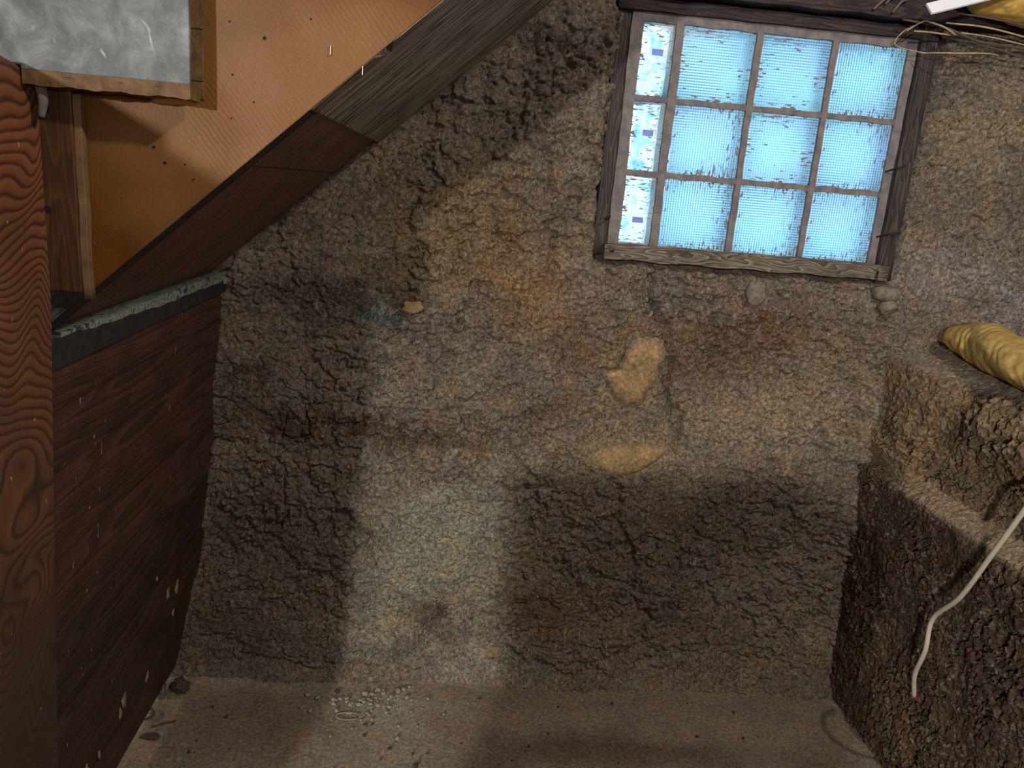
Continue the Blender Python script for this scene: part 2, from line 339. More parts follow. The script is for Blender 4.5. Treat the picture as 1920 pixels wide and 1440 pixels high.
BLOBS= [(-0.271,-0.299,0.156,0.08,'3f3832',0.8),  # back-wall stains, mixed with painted-in lamp light and shade
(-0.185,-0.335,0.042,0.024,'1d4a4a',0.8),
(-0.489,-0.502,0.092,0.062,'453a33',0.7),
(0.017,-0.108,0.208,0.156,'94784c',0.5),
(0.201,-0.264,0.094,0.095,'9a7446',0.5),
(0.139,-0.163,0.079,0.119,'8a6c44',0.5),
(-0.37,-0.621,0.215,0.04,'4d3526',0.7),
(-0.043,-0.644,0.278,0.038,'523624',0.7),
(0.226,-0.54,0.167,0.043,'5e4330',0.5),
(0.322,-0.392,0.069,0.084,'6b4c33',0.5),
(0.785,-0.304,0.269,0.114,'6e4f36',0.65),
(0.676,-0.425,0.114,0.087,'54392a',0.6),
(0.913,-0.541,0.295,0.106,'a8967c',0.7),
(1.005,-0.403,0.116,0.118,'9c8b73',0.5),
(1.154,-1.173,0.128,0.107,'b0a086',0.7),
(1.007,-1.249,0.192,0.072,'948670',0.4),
(0.039,-0.849,0.157,0.078,'a9a594',0.8),  # this pale run paints the lit strip into the wall colour
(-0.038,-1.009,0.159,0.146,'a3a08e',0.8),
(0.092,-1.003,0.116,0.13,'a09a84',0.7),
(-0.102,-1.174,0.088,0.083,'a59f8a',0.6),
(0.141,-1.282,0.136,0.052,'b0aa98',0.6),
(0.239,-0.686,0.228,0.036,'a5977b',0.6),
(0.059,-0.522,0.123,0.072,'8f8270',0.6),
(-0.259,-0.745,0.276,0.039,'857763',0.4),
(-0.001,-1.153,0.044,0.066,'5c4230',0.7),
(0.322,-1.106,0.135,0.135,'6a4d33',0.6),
(0.695,-0.845,0.301,0.096,'4a3e33',0.5),  # this dark run paints in the shade beside the lit strip
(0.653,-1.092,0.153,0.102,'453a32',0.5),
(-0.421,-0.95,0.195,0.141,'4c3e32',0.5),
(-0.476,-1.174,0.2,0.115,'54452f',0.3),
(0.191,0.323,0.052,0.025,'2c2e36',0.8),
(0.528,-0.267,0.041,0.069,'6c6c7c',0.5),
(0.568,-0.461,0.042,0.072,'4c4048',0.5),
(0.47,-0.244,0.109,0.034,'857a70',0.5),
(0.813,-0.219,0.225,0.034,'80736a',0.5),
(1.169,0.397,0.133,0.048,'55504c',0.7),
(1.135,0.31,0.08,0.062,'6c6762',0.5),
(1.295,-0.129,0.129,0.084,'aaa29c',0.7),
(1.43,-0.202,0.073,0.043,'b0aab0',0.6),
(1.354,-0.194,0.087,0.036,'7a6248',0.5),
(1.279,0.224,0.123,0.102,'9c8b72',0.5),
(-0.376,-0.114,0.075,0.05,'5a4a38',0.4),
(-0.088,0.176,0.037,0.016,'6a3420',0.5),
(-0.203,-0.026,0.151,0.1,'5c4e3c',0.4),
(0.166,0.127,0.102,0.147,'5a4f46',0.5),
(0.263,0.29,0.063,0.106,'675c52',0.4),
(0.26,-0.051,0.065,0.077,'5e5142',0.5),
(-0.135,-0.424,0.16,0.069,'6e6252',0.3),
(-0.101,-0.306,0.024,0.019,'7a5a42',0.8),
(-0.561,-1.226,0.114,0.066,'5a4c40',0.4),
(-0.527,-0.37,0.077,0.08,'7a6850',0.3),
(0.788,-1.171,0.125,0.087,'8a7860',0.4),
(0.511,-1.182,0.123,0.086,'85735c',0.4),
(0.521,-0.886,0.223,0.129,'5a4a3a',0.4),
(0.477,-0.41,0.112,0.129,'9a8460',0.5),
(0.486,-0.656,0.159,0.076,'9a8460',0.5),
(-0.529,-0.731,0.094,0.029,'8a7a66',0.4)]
CRACKS= [([(-0.58,-0.571),(-0.476,-0.599),(-0.37,-0.621),(-0.181,-0.623),(-0.016,-0.642),(0.177,-0.616),(0.347,-0.635)],0.006),
([(-0.582,-0.691),(-0.422,-0.71),(-0.315,-0.689),(-0.205,-0.715)],0.006),
([(0.483,-0.19),(0.506,-0.255),(0.54,-0.308),(0.538,-0.363),(0.579,-0.417),(0.572,-0.489),(0.615,-0.545),(0.615,-0.619)],0.016),
([(0.54,-0.308),(0.598,-0.276),(0.606,-0.234)],0.01),
([(0.459,-0.734),(0.484,-0.825),(0.536,-0.949),(0.541,-1.047),(0.606,-1.144),(0.579,-1.231),(0.446,-1.288),(0.357,-1.317),(0.214,-1.254)],0.012),
([(1.035,-0.639),(1.143,-0.648)],0.006),
([(0.128,0.266),(0.142,0.185),(0.116,0.111)],0.012),
([(0.239,-0.104),(0.233,-0.182),(0.276,-0.205)],0.012),
([(-0.256,-0.864),(-0.184,-0.922),(-0.166,-1.015)],0.012),
([(-0.448,-0.936),(-0.364,-1.025),(-0.221,-1.082),(-0.159,-1.21)],0.008),
([(-0.617,-1.228),(-0.447,-1.296),(-0.302,-1.316),(-0.156,-1.302)],0.01),
([(1.075,-0.179),(1.111,-0.211),(1.105,-0.254),(1.14,-0.279)],0.012),
([(0.382,-0.43),(0.452,-0.44),(0.46,-0.383)],0.008),
([(-0.401,-0.192),(-0.374,-0.28),(-0.45,-0.312)],0.008),
([(0.674,-0.411),(0.79,-0.504),(0.768,-0.55)],0.008),
([(-0.585,-0.882),(-0.49,-0.922),(-0.366,-0.908)],0.01),
([(0.341,0.434),(0.336,0.32),(0.338,0.081),(0.344,-0.095)],0.014)]

# ---------------------------------------------------------------- back wall
def stains_and_light(x, z, base, blobs):
    c = np.tile(lin(base), (len(x), 1)); wx = x+.06*(fbm(x*14, z*14, 40)-.5)*2; wz = z+.06*(fbm(x*14, z*14, 50)-.5)*2
    big = fbm(x*3, z*3, 60, 4)[:, None]; c = c*(.72+.56*big)
    c = c*(1+.30*(fbm(x*22, z*22, 61, 4, .6)[:, None]-.5)*2)
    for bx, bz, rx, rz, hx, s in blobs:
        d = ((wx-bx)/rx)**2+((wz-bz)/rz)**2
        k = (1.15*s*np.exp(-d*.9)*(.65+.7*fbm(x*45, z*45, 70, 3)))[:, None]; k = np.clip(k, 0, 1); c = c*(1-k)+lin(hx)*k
    return c
def crackdepth(x, z, cracks):
    dep = np.zeros(len(x)); wx = x+.022*(fbm(x*40, z*40, 81)-.5)*2; wz = z+.022*(fbm(x*40, z*40, 82)-.5)*2
    for P, d in cracks:
        for (ax, az), (bx, bz) in zip(P[:-1], P[1:]):
            L = math.hypot(bx-ax, bz-az); t = np.clip(((wx-ax)*(bx-ax)+(wz-az)*(bz-az))/L**2, 0, 1)
            r = np.hypot(wx-ax-t*(bx-ax), wz-az-t*(bz-az)); wd = .0035+.009*vnoise(x*30, z*30, 83)
            dep = np.maximum(dep, (2.4 if d > .014 else 1.7)*d*np.exp(-(r/wd)**2))
    return dep
def rough(u, v, amp=1.):
    """crumbly lime-and-clay texture: lumps of several sizes with ragged crevices"""
    wu = u+.012*(fbm(u*60, v*60, 11)-.5)*2; wv = v+.012*(fbm(u*60, v*60, 12)-.5)*2
    f1, f2, h = worley(wu*34, wv*38, 21); a = (1-f1)*.45+h*.85
    g1, g2, h2 = worley(wu*75+5, wv*85, 22); b = (1-g1)*.5+h2*.95
    c = fbm(u*150, v*170, 23, 3, .6)
    cr = 1-np.abs(fbm(u*16, v*24, 24, 4)-.5)*2; cr = np.clip((cr-.86)/.14, 0, 1)
    k = .55+.9*ss(.35, .65, fbm(u*4, v*4, 25, 3))
    return amp*(k*(.0085*a+.0075*b)+.0085*c-.014*cr*k+.016*(fbm(u*9, v*9, 26, 4)-.5))
WIN = (.352, 1.104, -.150, .434)
STEP = .0027
xs = np.arange(-.80, 1.99, STEP); zs = np.arange(-1.40, .60, STEP)
X, Z = np.meshgrid(xs, zs, indexing='ij'); X = X.ravel(); Z = Z.ravel()
PATCH = [(.474, -.425, .050, .095), (.480, -.665, .090, .045)]
sm = np.ones(len(X))
for px, pz, rx, rz in PATCH:
    d = np.sqrt(((X-px)/rx)**2+((Z-pz)/rz)**2)+.5*(fbm(X*25, Z*25, 31)-.5); sm *= .25+.75*ss(.8, 1.5, d)
sm *= .45+.55*ss(-1.345, -1.26, Z)
sm *= 1-.45*np.exp(-(((X-.85)/.3)**2+((Z+.2)/.05)**2))
Y = 1.905-.04*(fbm(X*2.2, Z*2.2, 90, 3)-.5)*2-rough(X, Z)*sm+crackdepth(X, Z, CRACKS)
# horizontal courses: a lip runs along the wall where one lift of earth ends
lipz = -.66+.035*np.sin(X*4)+.03*(fbm(X*9, Z*0, 91)-.5)
Y += .018*ss(-.03, .012, Z-lipz)*ss(.12, 0, Z-lipz)*ss(.75, .4, X)-.010
Y -= .03*ss(-1.25, -1.36, Z)**2
# bottom left bulges out a little
Y -= .02*np.exp(-((X+.5)/.35)**2)*ss(-.9, -1.3, Z)
# around the window the plaster turns into the opening
nzw = .012*(fbm(X*30, Z*30, 92)-.5)*2
dx = np.minimum(X-WIN[0], WIN[1]-X); dz = np.minimum(Z-WIN[2], WIN[3]-Z+.0); din = np.minimum(dx, dz)+nzw
Y += .075*ss(-.022, .006, din)
Y = np.where((Z > .41) & (X > .33), Y+.05*ss(.41, .44, Z), Y)
Sx = stains_and_light(X, Z, '877a6c', BLOBS)
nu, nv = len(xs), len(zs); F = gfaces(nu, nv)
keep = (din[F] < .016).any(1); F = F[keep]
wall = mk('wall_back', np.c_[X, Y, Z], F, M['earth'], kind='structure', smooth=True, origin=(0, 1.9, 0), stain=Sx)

# ---------------------------------------------------------------- right wall with its ledge
prof = np.array([(1.172, -1.40), (1.165, -1.2), (1.155, -.95), (1.150, -.75), (1.132, -.665), (1.133, -.640), (1.150, -.625), (1.175, -.612), (1.195, -.58), (1.195, -.53), (1.178, -.48), (1.160, -.42), (1.170, -.385), (1.20, -.350), (1.25, -.322), (1.35, -.300), (1.5, -.28), (1.9, -.27)])
pf = catmull([(p[0], 0, p[1]) for p in prof], 24)[:, [0, 2]]
seg = np.r_[0, np.cumsum(np.hypot(*np.diff(pf, axis=0).T))]; sN = np.arange(0, seg[-1], STEP*1.05)
px_ = np.interp(sN, seg, pf[:, 0]); pz_ = np.interp(sN, seg, pf[:, 1])
tx, tz = np.gradient(px_), np.gradient(pz_); tl = np.hypot(tx, tz); nx_, nz_ = -tz/tl, tx/tl        # normal into the room
ys = np.arange(.25, 2.0, STEP)
Yg, S = np.meshgrid(ys, sN, indexing='ij'); PX = np.broadcast_to(px_, Yg.shape); PZ = np.broadcast_to(pz_, Yg.shape); NX = np.broadcast_to(nx_, Yg.shape); NZ = np.broadcast_to(nz_, Yg.shape)
Yg, S, PX, PZ, NX, NZ = [q.ravel() for q in (Yg, S, PX, PZ, NX, NZ)]
# towards the corner the recess fades out
fade = ss(1.62, 1.80, Yg)*((PZ > -.64) & (PX < 1.21)); PXf = PX*(1-fade)+1.150*fade
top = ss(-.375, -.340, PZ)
# the front part of the ledge breaks away in a rough slope
brk = ss(1.66, 1.35, Yg)*np.exp(-((PZ+.40)/.075)**2)
low = ss(-.60, -.68, PZ); led = np.exp(-((PZ+.622)/.022)**2)*(PX < 1.21)
hgt = (rough(Yg*1.2+3, S*1.2+5, .85)*(1-low)+rough(Yg*1.7+3, S*1.2+5, .62)*low)*(1-.62*top)*(1-.6*led)+.022*(fbm(Yg*7, S*7, 33, 4)-.5)*(1-.5*top)+brk*.012
hgt += -.02*np.exp(-(((Yg-1.60)/.05)**2+((PZ+.40)/.07)**2))
s2 = fbm(Yg*20, S*20, 34, 3)
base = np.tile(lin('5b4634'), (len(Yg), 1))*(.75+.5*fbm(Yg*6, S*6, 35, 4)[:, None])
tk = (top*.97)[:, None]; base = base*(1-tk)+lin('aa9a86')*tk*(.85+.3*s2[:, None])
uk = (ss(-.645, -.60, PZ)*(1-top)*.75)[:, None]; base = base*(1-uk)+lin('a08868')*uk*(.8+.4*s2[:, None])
lit_k = (ss(-.648, -.636, PZ)*ss(-.604, -.616, PZ)*(PX < 1.21)*ss(1.80, 1.66, Yg)*.9)[:, None]; base = base*(1-lit_k)+lin('b09c80')*lit_k  # pale ridge band: light catching the ledge, put into the colour
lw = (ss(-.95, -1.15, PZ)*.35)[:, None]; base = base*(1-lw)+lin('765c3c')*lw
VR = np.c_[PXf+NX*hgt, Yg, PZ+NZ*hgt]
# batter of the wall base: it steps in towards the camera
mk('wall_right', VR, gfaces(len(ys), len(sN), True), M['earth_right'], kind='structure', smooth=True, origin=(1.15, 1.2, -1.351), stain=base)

# ---------------------------------------------------------------- floor
xf = np.arange(-.85, 1.30, .006); yf = np.arange(.9, 2.0, .006)
X, Y = [q.ravel() for q in np.meshgrid(xf, yf, indexing='ij')]
Zf = -1.351+.010*(fbm(X*4, Y*4, 101, 4)-.5)+.0025*(fbm(X*60, Y*60, 102, 3)-.5)
Zf += .035*ss(1.80, 1.93, Y)*ss(-.2, -.6, X)+.012*ss(1.85, 1.93, Y)
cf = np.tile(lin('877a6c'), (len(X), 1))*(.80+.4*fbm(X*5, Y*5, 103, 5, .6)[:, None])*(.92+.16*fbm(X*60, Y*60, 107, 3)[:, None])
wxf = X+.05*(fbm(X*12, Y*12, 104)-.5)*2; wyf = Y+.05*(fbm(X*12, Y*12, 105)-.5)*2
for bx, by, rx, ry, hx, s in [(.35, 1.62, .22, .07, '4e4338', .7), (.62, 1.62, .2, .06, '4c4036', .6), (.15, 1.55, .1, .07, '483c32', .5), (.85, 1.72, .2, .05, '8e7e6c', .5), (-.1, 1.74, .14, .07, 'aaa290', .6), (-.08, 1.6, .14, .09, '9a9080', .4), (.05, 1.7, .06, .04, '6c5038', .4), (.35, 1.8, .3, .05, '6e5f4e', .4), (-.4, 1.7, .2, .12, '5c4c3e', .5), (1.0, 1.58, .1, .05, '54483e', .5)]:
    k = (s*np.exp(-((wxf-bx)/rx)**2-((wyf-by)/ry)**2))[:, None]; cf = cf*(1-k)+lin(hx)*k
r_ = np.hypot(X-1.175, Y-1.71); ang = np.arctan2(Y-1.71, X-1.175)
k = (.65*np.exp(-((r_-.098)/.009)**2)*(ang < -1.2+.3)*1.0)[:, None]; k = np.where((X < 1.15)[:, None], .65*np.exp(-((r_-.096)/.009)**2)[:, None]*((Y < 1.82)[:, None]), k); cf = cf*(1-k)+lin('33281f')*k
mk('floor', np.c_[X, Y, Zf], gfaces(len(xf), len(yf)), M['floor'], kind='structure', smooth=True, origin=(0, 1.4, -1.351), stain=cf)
def quadslab(name, x0, x1, y0, y1, z0, z1, mat, **k):
    v, f = box(x0, x1, y0, y1, z0, z1, 0); return mk(name, v, f, mat, kind='structure', **k)
# rest of the cellar, outside the frame
quadslab('floor', -3.2, 2.2, -4.4, 2.3, -1.50, -1.358, M['shell'])
quadslab('wall_left', -3.3, -3.2, -4.4, 2.3, -1.5, 1.1, M['shell'])
quadslab('wall_front', -3.3, 2.3, -4.5, -4.4, -1.5, 1.1, M['shell'])
quadslab('wall_right', 2.0, 2.2, -4.4, 2.3, -1.5, 1.1, M['shell'])
quadslab('wall_right', 1.22, 2.0, -4.4, .27, -1.5, -.29, M['shell'])
quadslab('wall_back', -3.3, -.79, 1.95, 2.15, -1.5, 1.1, M['shell'])
quadslab('wall_back', 1.97, 2.2, 1.93, 2.15, -1.5, 1.1, M['shell'])
quadslab('wall_back', -.8, 2.0, 2.0, 2.15, .50, 1.1, M['shell'])
quadslab('ceiling', -3.3, 2.3, -4.5, 2.3, 1.1, 1.2, M['shell'])

# unseen blocker added behind the viewer to shade the right of the back wall
cu = thing('shadow_blocker', (-.30, -.62, -1.351), 'unseen dark wooden block added behind the viewer to shade the back wall', 'shadow_blocker')
mk('blocker_body', *box(-.50, -.10, -.78, -.50, -1.35, -.137, .004, 2), M['joist'], cu)
mk('blocker_door', *box(-.49, -.11, -.50, -.482, -1.27, -.16, .003, 2), M['joist'], cu)
mk('blocker_knob', *tube([(-.14, -.482, -.7), (-.14, -.455, -.7)], [.008, .013], 4, 12), M['nail'], cu, smooth=True)

# ---------------------------------------------------------------- window
win = thing('window_1', (.727, 1.93, -.15), None, None, kind='structure')
MAT = M
def wpart(name, b, mat, parent=win, **k): return mk(name, b[0], b[1], mat, parent, **k)
ZC = [(.395, .236), (.221, .066), (.050, -.112)]; XC = [(.397, .476), (.494, .669), (.683, .855), (.869, 1.040)]
def wobble(p, s=1.):
    return Vector((p.x+.0007*s*math.sin(p.z*83+p.x*31)+.0010*s*math.sin(p.z*311+p.x*90), p.y, p.z+.0008*s*math.sin(p.x*77+p.z*13)+.0009*s*math.sin(p.x*290+p.z*90)))
for k, (a, b2) in enumerate([(.371, .398), (.476, .496), (.669, .684), (.855, .869), (1.040, 1.062)]):
    wpart('mortar_joint', box(a, b2, 1.897, 1.955, -.118, .418, sub=24, fn=wobble), M['sash'], smooth=True)
for a, b2 in [(.395, .418), (.222, .235), (.051, .065), (-.122, -.111)]:
    wpart('mortar_joint', box(.375, 1.058, 1.899, 1.955, a, b2, sub=24, fn=wobble), M['sash'], smooth=True)
n = 0
for r, (z1, z0) in enumerate(ZC):
    for c_, (x0, x1) in enumerate(XC):
        clear = c_ == 0
        mt = glass_mat('pressed_glass_%s' % n, [0, .0, .0, 1, 0, .6, .3, 1, 0, 1, .9, 1][n], n, clear)
        xa, xb, za, zb = x0-.003, x1+.003, z0-.003, z1+.003
        b_ = box(xa, xb, 1.905, 1.985, za, zb, .008, 3)
        g = wpart('glass_block', b_, mt, label='clear narrow glass block with a small label' if clear else 'ribbed square glass block')
        n += 1
        if clear:
            cx = (x0+x1)/2+.004; cz = [.332, .152, -.052][r]
            s_ = wpart('label', box(cx-.013, cx+.013, 1.9030, 1.9046, cz-.0068, cz+.0068, .0004, 1), M['label'], g)
# timber surround
def rough_bar(x0, x1, y0, y1, z0, z1, amp=.0016, sub=14):
    return box(x0, x1, y0, y1, z0, z1, sub=sub, fn=lambda p: Vector((p.x+amp*math.sin(p.z*38+1)*.6, p.y+amp*math.sin(p.x*51+p.z*63), p.z+amp*math.sin(p.x*43+2)*.6)))
wpart('window_frame', rough_bar(.338, .373, 1.905, 1.985, -.14, .45), M['jamb'], smooth=True, label='dark left jamb')
wpart('window_frame', rough_bar(1.060, 1.098, 1.878, 1.975, -.15, .45), M['jamb'], smooth=True, label='dark right jamb')
wpart('window_frame', rough_bar(.335, 1.11, 1.885, 1.985, .415, .442), M['header'], smooth=True, label='dark head board')
wpart('window_sill', rough_bar(.360, 1.085, 1.872, 1.975, -.150, -.113, .004, 20), M['rail'], smooth=True, label='weathered grey bottom rail')
for P in ([(1.04, 1.895, .112), (1.05, 1.87, .12), (1.07, 1.862, .128)], [(1.05, 1.895, -.045), (1.068, 1.868, -.035), (1.09, 1.862, -.03)], [(.372, 1.90, -.048), (.360, 1.88, -.052), (.35, 1.872, -.055)], [(1.058, 1.872, -.128), (1.052, 1.86, -.135), (1.05, 1.858, -.155)], [(.385, 1.875, -.125), (.378, 1.86, -.13), (.372, 1.856, -.128)]):
    wpart('bent_nail', tube(P, .0022, 5, 6), M['nail'], smooth=True)

# header and sill plate above the window
t_ = mk('sill_plate', *rough_bar(.325, 1.99, 1.845, 2.0, .447, .50, .004, 20), M['header'], None, 'dark timber header lying across the top of the window opening', 'beam', smooth=True)
mk('floor_joist', *rough_bar(.30, 2.0, 1.80, 1.92, .515, .64, .004, 16), M['joist'], None, 'brown rough timber beam above the dark window header', 'beam', smooth=True)

# ---------------------------------------------------------------- spray foam
def foam(name, P, r, mat, label, squash=(1, 1, 1), ridges=42, flat=None):
    c = catmull(P, 34); m = len(c); n = 56; rr = np.interp(np.linspace(0, 1, m), np.linspace(0, 1, len(r)), r); T = np.gradient(c, axis=0); T /= np.linalg.norm(T, axis=1)[:, None]; v = []
    L = np.r_[0, np.cumsum(np.linalg.norm(np.diff(c, axis=0), axis=1))]
    for i in range(m):
        u = np.cross(T[i], (0, 0, 1.)); u /= np.linalg.norm(u); w_ = np.cross(u, T[i])
        for k in range(n):
            a = 2*math.pi*k/n; s = L[i]+.012*math.sin(a*2+.7)+.01*math.sin(a*3+L[i]*20)
            w1 = s*ridges+1.2*math.sin(a*2+s*9)+.8*math.sin(a*5+s*31)
            d = 1+.03*math.sin(w1*1.3)+.022*abs(math.sin(w1*2.9+a))+.02*math.sin(w1*4.7+a*3)+.05*math.sin(a*3+s*22)
            v.append(c[i]+rr[i]*d*(math.cos(a)*u*squash[0]+math.sin(a)*w_*squash[2]))
    f = [[i*n+k, i*n+(k+1) % n, (i+1)*n+(k+1) % n, (i+1)*n+k] for i in range(m-1) for k in range(n)]
    f += [list(range(n))[::-1], [(m-1)*n+k for k in range(n)]]
    v = np.array(v)
    if flat is not None: v[:, 2] = np.maximum(v[:, 2], flat(v))
    return mk(name, v, f, mat, None, label, 'foam', smooth=True)
foam('spray_foam', [(1.262, 1.855, -.275), (1.262, 1.80, -.272), (1.262, 1.70, -.268), (1.235, 1.60, -.27), (1.215, 1.48, -.275), (1.205, 1.36, -.28), (1.20, 1.2, -.285), (1.21, 1.02, -.285), (1.23, .84, -.29)], [.012, .040, .058, .056, .058, .052, .050, .046, .014], M['foam'], 'sausage of yellow expanding foam lying on the clay ledge at right', (1, 1, .85))
foam('spray_foam', [(1.085, 1.80, .500), (1.13, 1.80, .500), (1.25, 1.80, .492), (1.40, 1.80, .480), (1.6, 1.80, .47)], [.010, .040, .056, .050, .05], M['foam_dirty'], 'yellow expanding foam bulging from the ceiling line above the window corner', (1, 1, .9), 30)

# ---------------------------------------------------------------- white plastic strip, twigs and cables
sv, sf = box(-.085, .16, -.014, .014, -.0035, .0035, .0015, 2)
q = Matrix.Rotation(math.radians(19), 3, 'Y').inverted() @ Matrix.Rotation(math.radians(55), 3, 'X')
def strip_tf(p):
    p = Vector(p); k = max(0, -(p.x+.06))/.025; p.y += .5*k*k*.012; p = q @ p; return (p.x+1.055, p.y+1.725, p.z+.464)
mk('plastic_strip', [strip_tf(p) for p in sv], sf, M['white_plastic'], None, 'white plastic strip poking out beside the ceiling foam', 'strip')
TW = [('thin pale straw stem hanging level across the window corner', [(1.043, 1.85, .378), (1.06, 1.80, .372), (1.10, 1.78, .372), (1.16, 1.78, .377), (1.20, 1.80, .379)], .0017, 'twig'),
      ('pale stem bent into a hook over the top right glass block', [(1.008, 1.84, .432), (.968, 1.80, .410), (.952, 1.80, .390), (.955, 1.80, .378), (.985, 1.80, .372), (1.03, 1.80, .368)], .0014, 'twig'),
      ('short straight straw at the window corner, uppermost of the loose straws', [(.985, 1.79, .409), (1.02, 1.79, .410), (1.085, 1.81, .413)], .0020, 'twig'),
      ('slanting straw leaning down left of the foam', [(1.012, 1.80, .435), (.99, 1.79, .424), (.968, 1.79, .408)], .0018, 'twig'),
      ('slanting straw leaning down to the right under the plastic strip', [(1.012, 1.80, .435), (1.05, 1.79, .424), (1.09, 1.80, .412)], .0022, 'twig'),
      ('long pale reed running right below the ceiling foam', [(1.06, 1.80, .435), (1.15, 1.79, .432), (1.25, 1.79, .420), (1.36, 1.80, .408)], .0020, 'twig'),
      ('long dark cable running right along the wall top', [(.98, 1.84, .442), (1.06, 1.80, .425), (1.14, 1.79, .402), (1.25, 1.79, .396), (1.40, 1.80, .380)], .0026, 'twig_dark'),
      ('thin brown reed nearest the foam underside', [(1.02, 1.78, .452), (1.12, 1.765, .446), (1.22, 1.765, .438), (1.36, 1.77, .424)], .0020, 'twig_dark'),
      ('brown reed lowest of those right of the window', [(1.14, 1.80, .398), (1.22, 1.79, .384), (1.36, 1.80, .350)], .0018, 'twig_dark'),
      ('pale reed between the dark cable and the long reed', [(1.10, 1.80, .418), (1.18, 1.79, .412), (1.36, 1.80, .394)], .0016, 'twig')]
for lb, P, r, mt in TW:
    v, f = tube(P, r, 6, 7); mk('dark_cable' if 'cable' in lb else ('reed' if 'reed' in lb else 'straw'), v, f, M[mt], None, lb, 'cable' if 'cable' in lb else 'straw', smooth=True)
for k, (x, z, l) in enumerate([(.905, .455, .05), (.93, .468, .04), (.95, .452, .03)]):
    v, f = tube([(x, 1.835, z), (x+l*.4, 1.825, z+.022), (x+l, 1.835, z+.03)], .003, 5, 7)
    mk('frayed_fibre', v, f, M['lint'], None, ['curl of pale fibre farthest left above the window head', 'curl of pale fibre in the middle above the window head', 'curl of pale fibre closest to the plastic strip'][k], 'fibre', smooth=True)
cb = thing('loose_cable', (1.125, 1.5, -1.081), 'cream coloured cable hanging loose in front of the right clay wall', 'cable')
P = [(1.16, .75, 1.09), (1.12, .95, .35), (1.11, 1.10, -.12), (1.10, 1.18, -.33), (1.088, 1.247, -.46), (1.086, 1.262, -.506), (1.082, 1.305, -.617), (1.082, 1.359, -.741), (1.084, 1.424, -.831), (1.084, 1.424, -.909), (1.094, 1.451, -.989), (1.115, 1.465, -1.056)]
mk('sheath', *tube(P, .0052, 10, 12), M['cable'], cb, smooth=True)
mk('cut_end', *tube([P[-1], (1.122, 1.468, -1.062), (1.128, 1.470, -1.068)], .0045, 3, 8), M['red_tip'], cb, smooth=True, label='red cut end')

# ---------------------------------------------------------------- clay patches and loose stones on the wall
def blob(name, c, rx, ry, rz, mat, seed, label, cat, group=None, sub=4, rough_=.18, parent=None, angular=False):
    bm = bmesh.new(); bmesh.ops.create_icosphere(bm, subdivisions=sub, radius=1)
    A = np.array([tuple(q.co) for q in bm.verts])
    d = 1+rough_*2*(fbm(A[:, 0]*1.6+seed*3+9, A[:, 1]*1.6+A[:, 2]*2.1+20, 200+seed, 4)-.5)
    A = A*d[:, None]
    if angular: A = np.sign(A)*np.abs(A)**.8
    A = A*(1+.10*(fbm(A[:, 0]*7+30, A[:, 2]*7+A[:, 1]*5+30, 300+seed, 3)-.5))[:, None]*np.array([rx, ry, rz])+np.array(c); bm.verts.index_update(); f = [[q.index for q in p.verts] for p in bm.faces]; bm.free()
    return mk(name, A, f, mat, parent, label, cat, group, smooth=True)
def patch(poly, y, mat, label, seed):
    P = np.array(poly); c = P.mean(0); n = 72; K = 22; v = [(c[0], y-.010, c[1])]; f = []
    a0 = np.arctan2(P[:, 1]-c[1], P[:, 0]-c[0]); r0 = np.hypot(*(P-c).T); o = np.argsort(a0); a0 = a0[o]; r0 = r0[o]
    for k in range(1, K+1):
        for i in range(n):
            a = -math.pi+2*math.pi*i/n; r = np.interp(a, np.r_[a0-2*math.pi, a0, a0+2*math.pi], np.r_[r0, r0, r0])
            t = k/K; rr = r*t*(1+.16*t*(float(fbm(np.array(a*5+20), np.array(1.5), seed, 3))-.5)*2); x = c[0]+rr*math.cos(a); z = c[1]+rr*math.sin(a)
            hh = float(fbm(np.array(x*30+9), np.array(z*30+9), seed+5, 4)-.5)
            v.append((x, y-.006+.022*t**5+.012*hh, z))
    f += [[0, 1+(i+1) % n, 1+i] for i in range(n)]
    for k in range(K-1):
        for i in range(n): f.append([1+k*n+i, 1+k*n+(i+1) % n, 1+(k+1)*n+(i+1) % n, 1+(k+1)*n+i])
    A = np.array(v); t = np.r_[0, np.repeat(np.arange(1, K+1)/K, n)]; q_ = fbm(A[:, 0]*28, A[:, 2]*28, seed+9, 4)
    cc = lin('8e7654')[None]*(.6+.8*q_[:, None]); ed = (ss(.72, 1.02, t+.5*(q_-.5)))[:, None]; cc = cc*(1-ed)+lin('80725e')*ed
    return mk('clay_patch', v, f, mat, None, label, 'patch', smooth=True, stain=cc)

# ---------------------------------------------------------------- staircase
st = thing('staircase', (-.2, 1.4, -.20), 'underside of a wooden stair with a varnished orange side board, rising to the right', 'stairs')
YF = 1.045
def sz(x): return .073+.9*(x+.196)
mk('side_panel', *prism([(-.482, .62), (-.482, sz(-.482)), (.26, sz(.26)), (.26, .62)], YF, YF+.004, 'xz', .0008), M['orange'], st, label='glossy orange varnished side board')
mk('stringer', *prism([(-.62, sz(-.62)+.004), (-.19, sz(-.19)+.004), (-.18, sz(-.18)+.018), (.45, sz(.45)+.018), (.45, sz(.45)+.16), (-.62, sz(-.62)+.16)], YF+.005, YF+.068, 'xz', .002), M['stringer'], st, label='grimy dark stringer edge')
nrm = np.array([.669, -.743])    # downwards out of the slope, in x and z
def slope_board(name, x0, x1, y0, y1, th, off, mat, label=None, notch=None, bev=.0012):
    a = np.array([x0, sz(x0)])+nrm*off; b = np.array([x1, sz(x1)])+nrm*off
    poly = [a, b, b-nrm*th, a-nrm*th]
    return mk(name, *prism([tuple(p) for p in poly], y0, y1, 'xz', bev), mat, st, label=label)
slope_board('soffit_board', -.285, -.150, YF+.066, 1.895, .018, -.0085, M['soffit'])
